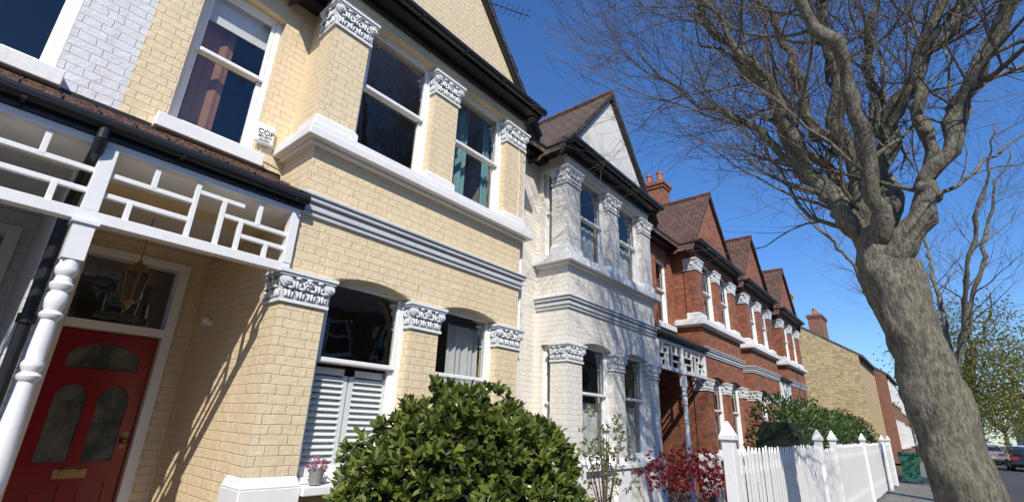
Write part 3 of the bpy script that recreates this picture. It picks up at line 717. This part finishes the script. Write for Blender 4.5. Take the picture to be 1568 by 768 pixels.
LIM=[
 ([(3.80,6.0,3.1),(3.60,5.95,3.76),(3.31,5.9,4.52),(3.06,5.85,5.56),(2.57,5.8,6.8),(2.2,5.6,8.1)],[.13,.10,.09,.07,.05,.028],24),
 ([(3.86,6.0,3.2),(3.78,6.05,3.9),(3.75,6.1,4.8),(3.79,6.2,5.9),(3.78,6.3,6.73),(3.6,6.4,8.3)],[.15,.12,.10,.085,.065,.03],20),
 ([(3.90,6.0,3.2),(3.98,6.2,4.0),(4.1,6.3,4.7),(4.53,6.3,5.49),(5.04,6.3,6.0),(5.6,6.4,7.4)],[.14,.11,.095,.075,.055,.03],19),
 ([(3.92,5.95,3.1),(4.25,5.9,3.7),(4.47,5.85,4.12),(4.94,5.8,4.94),(5.3,5.7,5.6),(5.8,5.6,7.0)],[.15,.10,.09,.075,.055,.03],19),
 ([(3.86,6.0,3.3),(3.6,6.5,4.3),(3.2,7.0,5.4),(2.9,7.4,6.6),(2.6,7.6,8.0)],[.11,.075,.06,.045,.025],13),
 ([(3.86,5.9,3.3),(3.95,5.4,4.2),(3.8,4.9,5.2),(3.6,4.5,6.4),(3.3,4.1,7.6)],[.10,.07,.055,.04,.02],13),
 ([(3.75,6.0,4.6),(3.45,6.1,5.3),(3.4,6.1,6.2),(3.1,6.0,7.4)],[.08,.062,.05,.022],12),
 ([(3.31,5.9,4.5),(2.8,5.9,5.2),(2.1,5.8,5.9),(1.5,5.7,6.9)],[.05,.037,.026,.013],18),
 ([(4.1,6.3,4.6),(4.1,6.4,5.4),(4.3,6.5,6.4),(4.5,6.6,7.6)],[.08,.06,.045,.022],12),
 ([(4.4,5.9,4.0),(4.45,5.7,4.9),(4.75,5.5,5.8),(4.8,5.2,7.0)],[.08,.06,.045,.022],12),
 ([(3.4,5.9,4.3),(3.2,5.6,5.2),(2.9,5.2,6.1),(2.4,4.9,7.2)],[.06,.045,.035,.018],13),
]
TR=([(4.13,6.0,-.05),(4.12,6.0,.35),(4.08,6.0,.9),(4.01,6.0,1.7),(3.93,6.0,2.5),(3.85,6.0,3.1),(3.83,6.0,3.5)],[.38,.295,.25,.23,.228,.262,.16])
tree('street_tree',LIM,(.9,2.6),5,trunk=TR,tw=7)
def auto_limbs(x,y,h0,h,n,seed,spread=2.2,r=.11,cnt=9):
    rs=random.Random(seed); L=[]
    for i in range(n):
        a=i*6.283/n+rs.uniform(-.4,.4); s=spread*rs.uniform(.6,1.1); pts=[(x,y,h0-.1)]
        for t in (.25,.5,.75,1): pts.append((x+math.cos(a)*s*t**1.1+rs.uniform(-.12,.12),y+math.sin(a)*s*t**1.1+rs.uniform(-.12,.12),h0+(h-h0)*t))
        L.append((pts,[r,r*.8,r*.6,r*.45,r*.2],cnt))
    return L
tree('street_tree',auto_limbs(4.4,17.5,2.9,8.8,6,3,2.8,.085,12),(1.0,2.2),9,trunk=([(4.3,17.5,-.05),(4.3,17.5,.6),(4.35,17.5,1.8),(4.4,17.5,3.1)],[.33,.23,.2,.17]),tw=5)
lt=tree('street_tree',auto_limbs(4.85,24,2.4,6.6,6,4,2.0,.09),(.8,1.6),11,trunk=([(4.75,24,-.05),(4.8,24,.6),(4.85,24,1.6),(4.85,24,2.6)],[.28,.19,.17,.14]),tw=4,levels=2)
def crown(name,c,R,nclump,per,size,mat,parent,spread=.35):
    Ps=[];Ds=[];Ss=[]
    for i in range(nclump):
        d=np.random.normal(size=3); d/=np.linalg.norm(d); rr=random.random()**.45
        cc=np.array(c)+d*np.array(R)*rr*(1+.25*noise.noise(Vector(d)*2+Vector(c)))
        q=np.random.normal(size=(per,3))*spread
        Ps+= (cc+q).tolist(); Ds+=np.random.normal(size=(per,3)).tolist(); Ss+=(size*np.random.uniform(.6,1.3,per)).tolist()
    return leaves(name,Ps,Ds,Ss,mat,parent,aspect=.6)
crown('spring_leaves',(5.3,24,3.9),(2.4,2.4,2.5),250,60,.085,SPRING,lt,.3)
for (x,y,z,r,m_) in ((12.5,60,5.5,3.5,SPRING),(5.0,70,5,3,HEDGE),(10,95,6,5,SPRING),(5,120,6,6,HEDGE)):
    T_=empty('distant_tree'); e=MB(); e.tube([(x,y,-.1),(x+.1,y,z*.5),(x,y,z)],[.25,.2,.08],8); 
    for k in range(7):
        a=k*.9; e.tube([(x,y,z*.45),(x+r*.5*math.cos(a),y+r*.5*math.sin(a),z+.5*math.sin(k*2))],[.1,.03],5)
    e.obj('trunk',BARK,T_); crown('leaves',(x,y,z),(r,r,r*.8),130,45,.22,m_,T_,.5)
# ---------------------------------------------------------------- cars
def car(name,x,y,paint):
    H=empty(name); L,Wd=4.3,1.76
    side=[(-2.15,.35),(-2.15,.62),(-2.08,.82),(-1.9,.92),(-1.05,1.0),(-.45,1.38),(.1,1.46),(1.0,1.45),(1.6,1.30),(2.0,1.0),(2.12,.9),(2.15,.4),(2.0,.24),(-2.0,.24)]
    e=MB()
    n=len(side); vs=[]
    for s in (-1,1):
        for (py,pz) in side:
            half=Wd/2-(max(0,pz-.85)*.38) - (.05 if abs(py)>2.0 else 0)
            vs.append((x+s*half,y-py,pz-.12))
    e.add(vs,[tuple(range(n)),tuple(range(2*n-1,n-1,-1))]+[(i,(i+1)%n,n+(i+1)%n,n+i) for i in range(n)])
    e.obj('body',paint,H,bev=.05)
    g=MB()
    for s in (-1,1):
        q=[(-.95,1.0),(-.42,1.33),(.1,1.40),(1.0,1.39),(1.5,1.25),(1.7,1.02)]
        vs=[(x+s*(Wd/2-(max(0,pz-.85)*.38)+.006),y-py,pz-.12) for py,pz in q]; g.add(vs,[tuple(range(len(q)))])
    def slab(p0,p1,ins):
        (a,za),(b,zb)=p0,p1; wa=Wd/2-max(0,za-.85)*.38-ins; wb=Wd/2-max(0,zb-.85)*.38-ins
        g.add([(x-wa,y-a,za-.12),(x+wa,y-a,za-.12),(x+wb,y-b,zb-.12),(x-wb,y-b,zb-.12)],[(0,1,2,3)])
    slab((-1.04,1.02),(-.47,1.39),.07); slab((1.64,1.305),(2.01,1.01),.07)
    g.obj('windows',plain('car_glass',(.02,.022,.025),.05),H)
    w=MB(); hb=MB()
    for s in (-1,1):
        for yy in (-1.35,1.3):
            xc=x+s*(Wd/2-.1)
            w.add(*disc((xc,y-yy,.19),.31,.22,24)); hb.add(*disc((xc+s*.112,y-yy,.19),.2,.01,12))
    w.obj('tyres',plain('tyre_rubber',(.02,.02,.02),.8),H,bev=.02); hb.obj('hubs',plain('alloy',(.5,.5,.5),.3,1),H)
    l=MB()
    for s in (-1,1): l.box(x+s*.62-.16,x+s*.62+.16,y-2.165,y-2.1,.58,.74)
    l.obj('tail_lights',plain('tail_light',(.4,.02,.02),.2),H)
    p=MB(); p.box(x-.26,x+.26,y-2.175,y-2.152,.36,.47); p.obj('number_plate',plain('plate',(.7,.55,.1),.4),H)
car('parked_car',7.6,47,plain('black_car_paint',(.012,.012,.014),.12))
car('parked_car',6.4,58,plain('silver_car_paint',(.35,.36,.38),.25,.5))
car('parked_car',6.4,66,plain('red_car_paint',(.25,.02,.02),.2))
car('parked_car',10.0,75,plain('white_car_paint',(.7,.7,.7),.2))
e=MB(); e.taper((2.55,3.0,24.05,24.5),.08,(2.5,3.08,24.0,24.58),.95); e.ey([(2.46,.955),(3.12,.955),(3.06,1.04),(2.52,1.06)],23.97,24.62); e.add(*disc((2.56,24.55,.09),.09,.05)); e.add(*disc((3.0,24.55,.09),.09,.05))
e.obj('wheelie_bin',plain('green_bin_plastic',(.03,.15,.09),.5),bev=.01)
# ---------------------------------------------------------------- light
A=math.radians(43); E=math.radians(42)
sd=Vector((math.cos(E)*math.cos(A),-math.cos(E)*math.sin(A),math.sin(E)))
l=bpy.data.lights.new('sun','SUN'); l.energy=5.0; l.angle=math.radians(.53); l.color=(1,.95,.87)
lo=bpy.data.objects.new('sun',l); COL.objects.link(lo); lo.rotation_euler=(-sd).to_track_quat('-Z','Y').to_euler()
w=bpy.data.worlds.new('World'); S.world=w; w.use_nodes=True; nt=w.node_tree
sk=nt.nodes.new('ShaderNodeTexSky'); sk.sky_type='NISHITA'; sk.sun_disc=False; sk.sun_elevation=E; sk.sun_rotation=math.radians(90)+A
sk.altitude=200; sk.air_density=1.0; sk.dust_density=.3; sk.ozone_density=3.0
tc=nt.nodes.new('ShaderNodeTexCoord'); sx=nt.nodes.new('ShaderNodeSeparateXYZ'); nt.links.new(tc.outputs['Generated'],sx.inputs[0])
tint=ramp(nt,sx.outputs[2],.0,.35,(.80,.93,1.05),(.56,.92,1.34))
bg=nt.nodes['Background']; nt.links.new(mixc(nt,1.0,sk.outputs[0],tint,'MULTIPLY'),bg.inputs[0]); bg.inputs[1].default_value=.145
# ---------------------------------------------------------------- camera
th=math.radians(19.6); ps=math.radians(40.8); ro=.04
F=Vector((-math.sin(ps)*math.cos(th),math.cos(ps)*math.cos(th),math.sin(th)))
R0=Vector((math.cos(ps),math.sin(ps),0)); U0=R0.cross(F)
Rr=R0*math.cos(ro)+U0*math.sin(ro); Uu=-R0*math.sin(ro)+U0*math.cos(ro)
cd=bpy.data.cameras.new('camera'); cd.sensor_width=36; cd.lens=740/1568*36; cd.clip_end=2000; cd.clip_start=.05
co=bpy.data.objects.new('camera',cd); COL.objects.link(co)
m=Matrix((( Rr.x,Uu.x,-F.x,4.0),(Rr.y,Uu.y,-F.y,0),(Rr.z,Uu.z,-F.z,1.5),(0,0,0,1)))
co.matrix_world=m
S.camera=co
S.view_settings.view_transform='Standard'; S.view_settings.look='None'; S.view_settings.exposure=0
